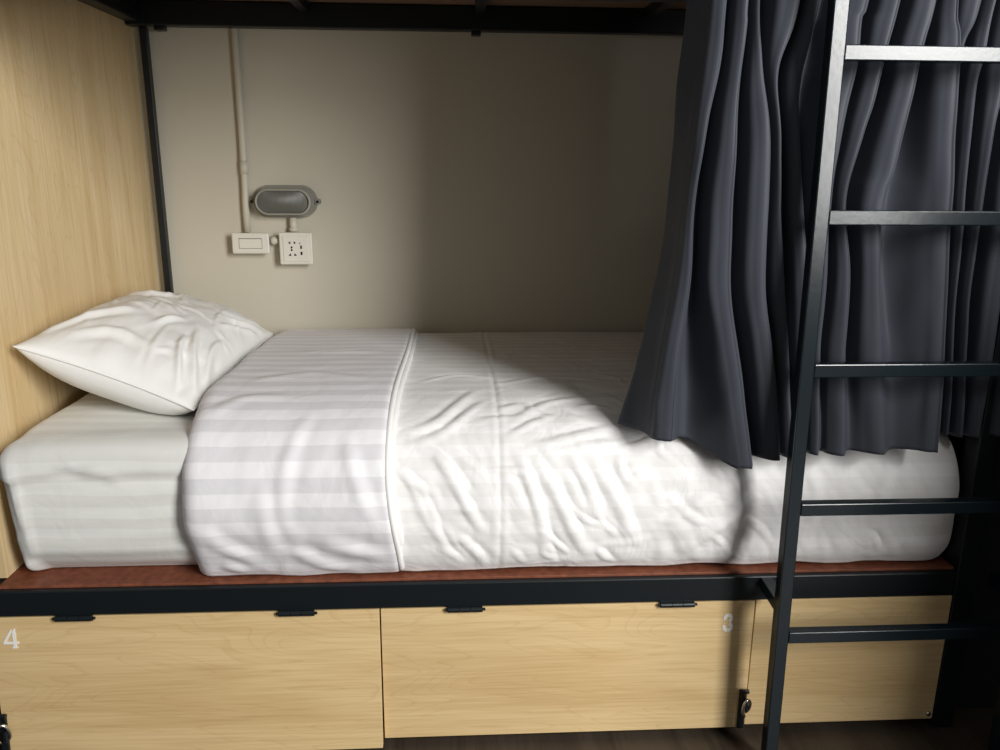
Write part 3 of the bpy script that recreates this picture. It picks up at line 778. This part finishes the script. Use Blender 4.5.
link('lens', grid_mesh('lens', P), M['lens'], lamp, (lx0, WALL_Y - 0.04, lz0)); bm.free()
for s in (-1, 1):
    bm = bmesh.new(); tube(bm, [(lx0 + s * 0.098, WALL_Y, lz0), (lx0 + s * 0.098, WALL_Y - 0.022, lz0)], [0.009, 0.008], 14)
    ear = obj('screw_lug', bm, M['lamp_grey'], lamp)
    bm = bmesh.new(); tube(bm, [(lx0 + s * 0.099, WALL_Y - 0.022, lz0), (lx0 + s * 0.099, WALL_Y - 0.025, lz0)], 0.0042, 10)
    obj('screw', bm, M['hole'], ear)

# socket box
sx0, sx1, sz0, sz1 = -0.537, -0.437, 0.921, 1.019; FY = WALL_Y - 0.040
sock = thing('power_socket', ((sx0 + sx1) / 2, WALL_Y, sz0), 'square white universal power socket on a surface box below the lamp', 'socket')
obj('back_box', mbox(sx0 + 0.003, sx1 - 0.003, FY + 0.008, WALL_Y, sz0 + 0.003, sz1 - 0.003, 0.004), M['white_plastic'], sock)
obj('face_plate', mbox(sx0, sx1, FY, FY + 0.010, sz0, sz1, 0.004), M['white_plastic'], sock)
scx, scz = (sx0 + sx1) / 2, (sz0 + sz1) / 2
ins = obj('insert', mbox(scx - 0.038, scx + 0.038, FY - 0.0022, FY + 0.002, scz - 0.039, scz + 0.038, 0.0012), M['white_plastic'], sock)
bm = bmesh.new(); yh = FY - 0.0026
def flat(bm, pts, y=None):
    y = yh if y is None else y
    a_ = [bm.verts.new((p[0], y, p[1])) for p in pts]; b2 = [bm.verts.new((p[0], y + 0.0006, p[1])) for p in pts]
    bm.faces.new(a_); bm.faces.new(b2[::-1])
    for k in range(len(pts)): bm.faces.new((a_[k], b2[k], b2[(k + 1) % len(pts)], a_[(k + 1) % len(pts)]))
hx, hz = scx - 0.010, scz
flat(bm, [(hx - 0.012, hz + 0.018), (hx - 0.005, hz + 0.0225), (hx - 0.005, hz + 0.0135)])
flat(bm, [(hx + 0.012, hz + 0.018), (hx + 0.005, hz + 0.0225), (hx + 0.005, hz + 0.0135)])
for dz in (0.004, -0.004): flat(bm, [(hx - 0.0022 + 0.003 * math.cos(t), hz + dz + 0.0035 * math.sin(t)) for t in np.linspace(0, 2 * math.pi, 12, endpoint=False)])
flat(bm, [(hx - 0.013, hz - 0.0215), (hx - 0.004, hz - 0.0215), (hx - 0.006, hz - 0.0135)])
flat(bm, [(hx + 0.013, hz - 0.0215), (hx + 0.004, hz - 0.0215), (hx + 0.006, hz - 0.0135)])
obj('socket_holes', bm, M['hole'], ins)
bm = bmesh.new()
flat(bm, [(scx + 0.014, hz - 0.0005), (scx + 0.019, hz - 0.0005), (scx + 0.019, hz + 0.010), (scx + 0.014, hz + 0.010)])
flat(bm, [(scx + 0.014, hz - 0.019), (scx + 0.020, hz - 0.019), (scx + 0.020, hz - 0.009), (scx + 0.014, hz - 0.009)])
flat(bm, [(scx + 0.013 + 0.002 * math.cos(t), hz + 0.0165 + 0.002 * math.sin(t)) for t in np.linspace(0, 2 * math.pi, 8, endpoint=False)])
obj('slot', bm, M['hole'], ins)

# low oblong switch box
bx0, bx1, bz0, bz1 = -0.679, -0.567, 0.954, 1.017
sw = thing('switch_box', ((bx0 + bx1) / 2, WALL_Y, bz0), 'oblong white switch box on the wall left of the socket', 'light switch')
obj('back_box', mbox(bx0 + 0.003, bx1 - 0.003, FY + 0.008, WALL_Y, bz0 + 0.003, bz1 - 0.003, 0.004), M['white_plastic'], sw)
pla = obj('face_plate', mbox(bx0, bx1, FY, FY + 0.010, bz0, bz1, 0.004), M['white_plastic'], sw)
bm = bmesh.new()
a0, a1, c0, c1 = -0.657, -0.588, 0.970, 1.001
for q_ in ((a0, a1, c1 - 0.0014, c1), (a0, a1, c0, c0 + 0.0010), (a0, a0 + 0.0010, c0, c1), (a1 - 0.0010, a1, c0, c1)):
    box(bm, q_[0], q_[1], FY - 0.0005, FY + 0.001, q_[2], q_[3])
obj('groove', bm, M['hole'], pla)
obj('rocker', mbox(a0 + 0.001, a1 - 0.001, FY - 0.003, FY + 0.001, c0 + 0.001, c1 - 0.002, 0.001), M['white_plastic'], pla)

# conduits
def pipe(name, pts, r, label, collars=()):
    bm = bmesh.new(); tube(bm, pts, r, 16)
    o = obj(name, bm, M['cream_pipe'], smooth=True); tag(o, label, 'conduit', 'cable conduits on the wall')
    for p0, p1, rc in collars:
        bm = bmesh.new(); tube(bm, [p0, p1], rc, 16); obj('collar', bm, M['cream_pipe'], o, smooth=True)
    return o
py_ = WALL_Y - 0.0125
pipe('conduit', [(-0.632, py_, 2.6), (-0.632, py_, 1.30), (-0.634, py_, 1.16), (-0.636, py_, 1.10), (-0.636, py_, 1.0175)], 0.0105,
     'long cream conduit running up the wall from the switch box', [((-0.633, py_, 1.19), (-0.633, py_, 1.23), 0.0125)])
py2 = WALL_Y - 0.016
pipe('conduit', [(-0.495, py2, 1.0195), (-0.495, py2, 1.062)], 0.0115, 'short upright conduit stub between lamp and socket',
     [((-0.495, py2, 1.020), (-0.495, py2, 1.032), 0.0145)])
pipe('conduit', [(-0.5665, py2, 0.992), (-0.5375, py2, 0.992)], 0.0105, 'short level conduit stub between switch box and socket',
     [((-0.565, py2, 0.992), (-0.551, py2, 0.992), 0.013)])
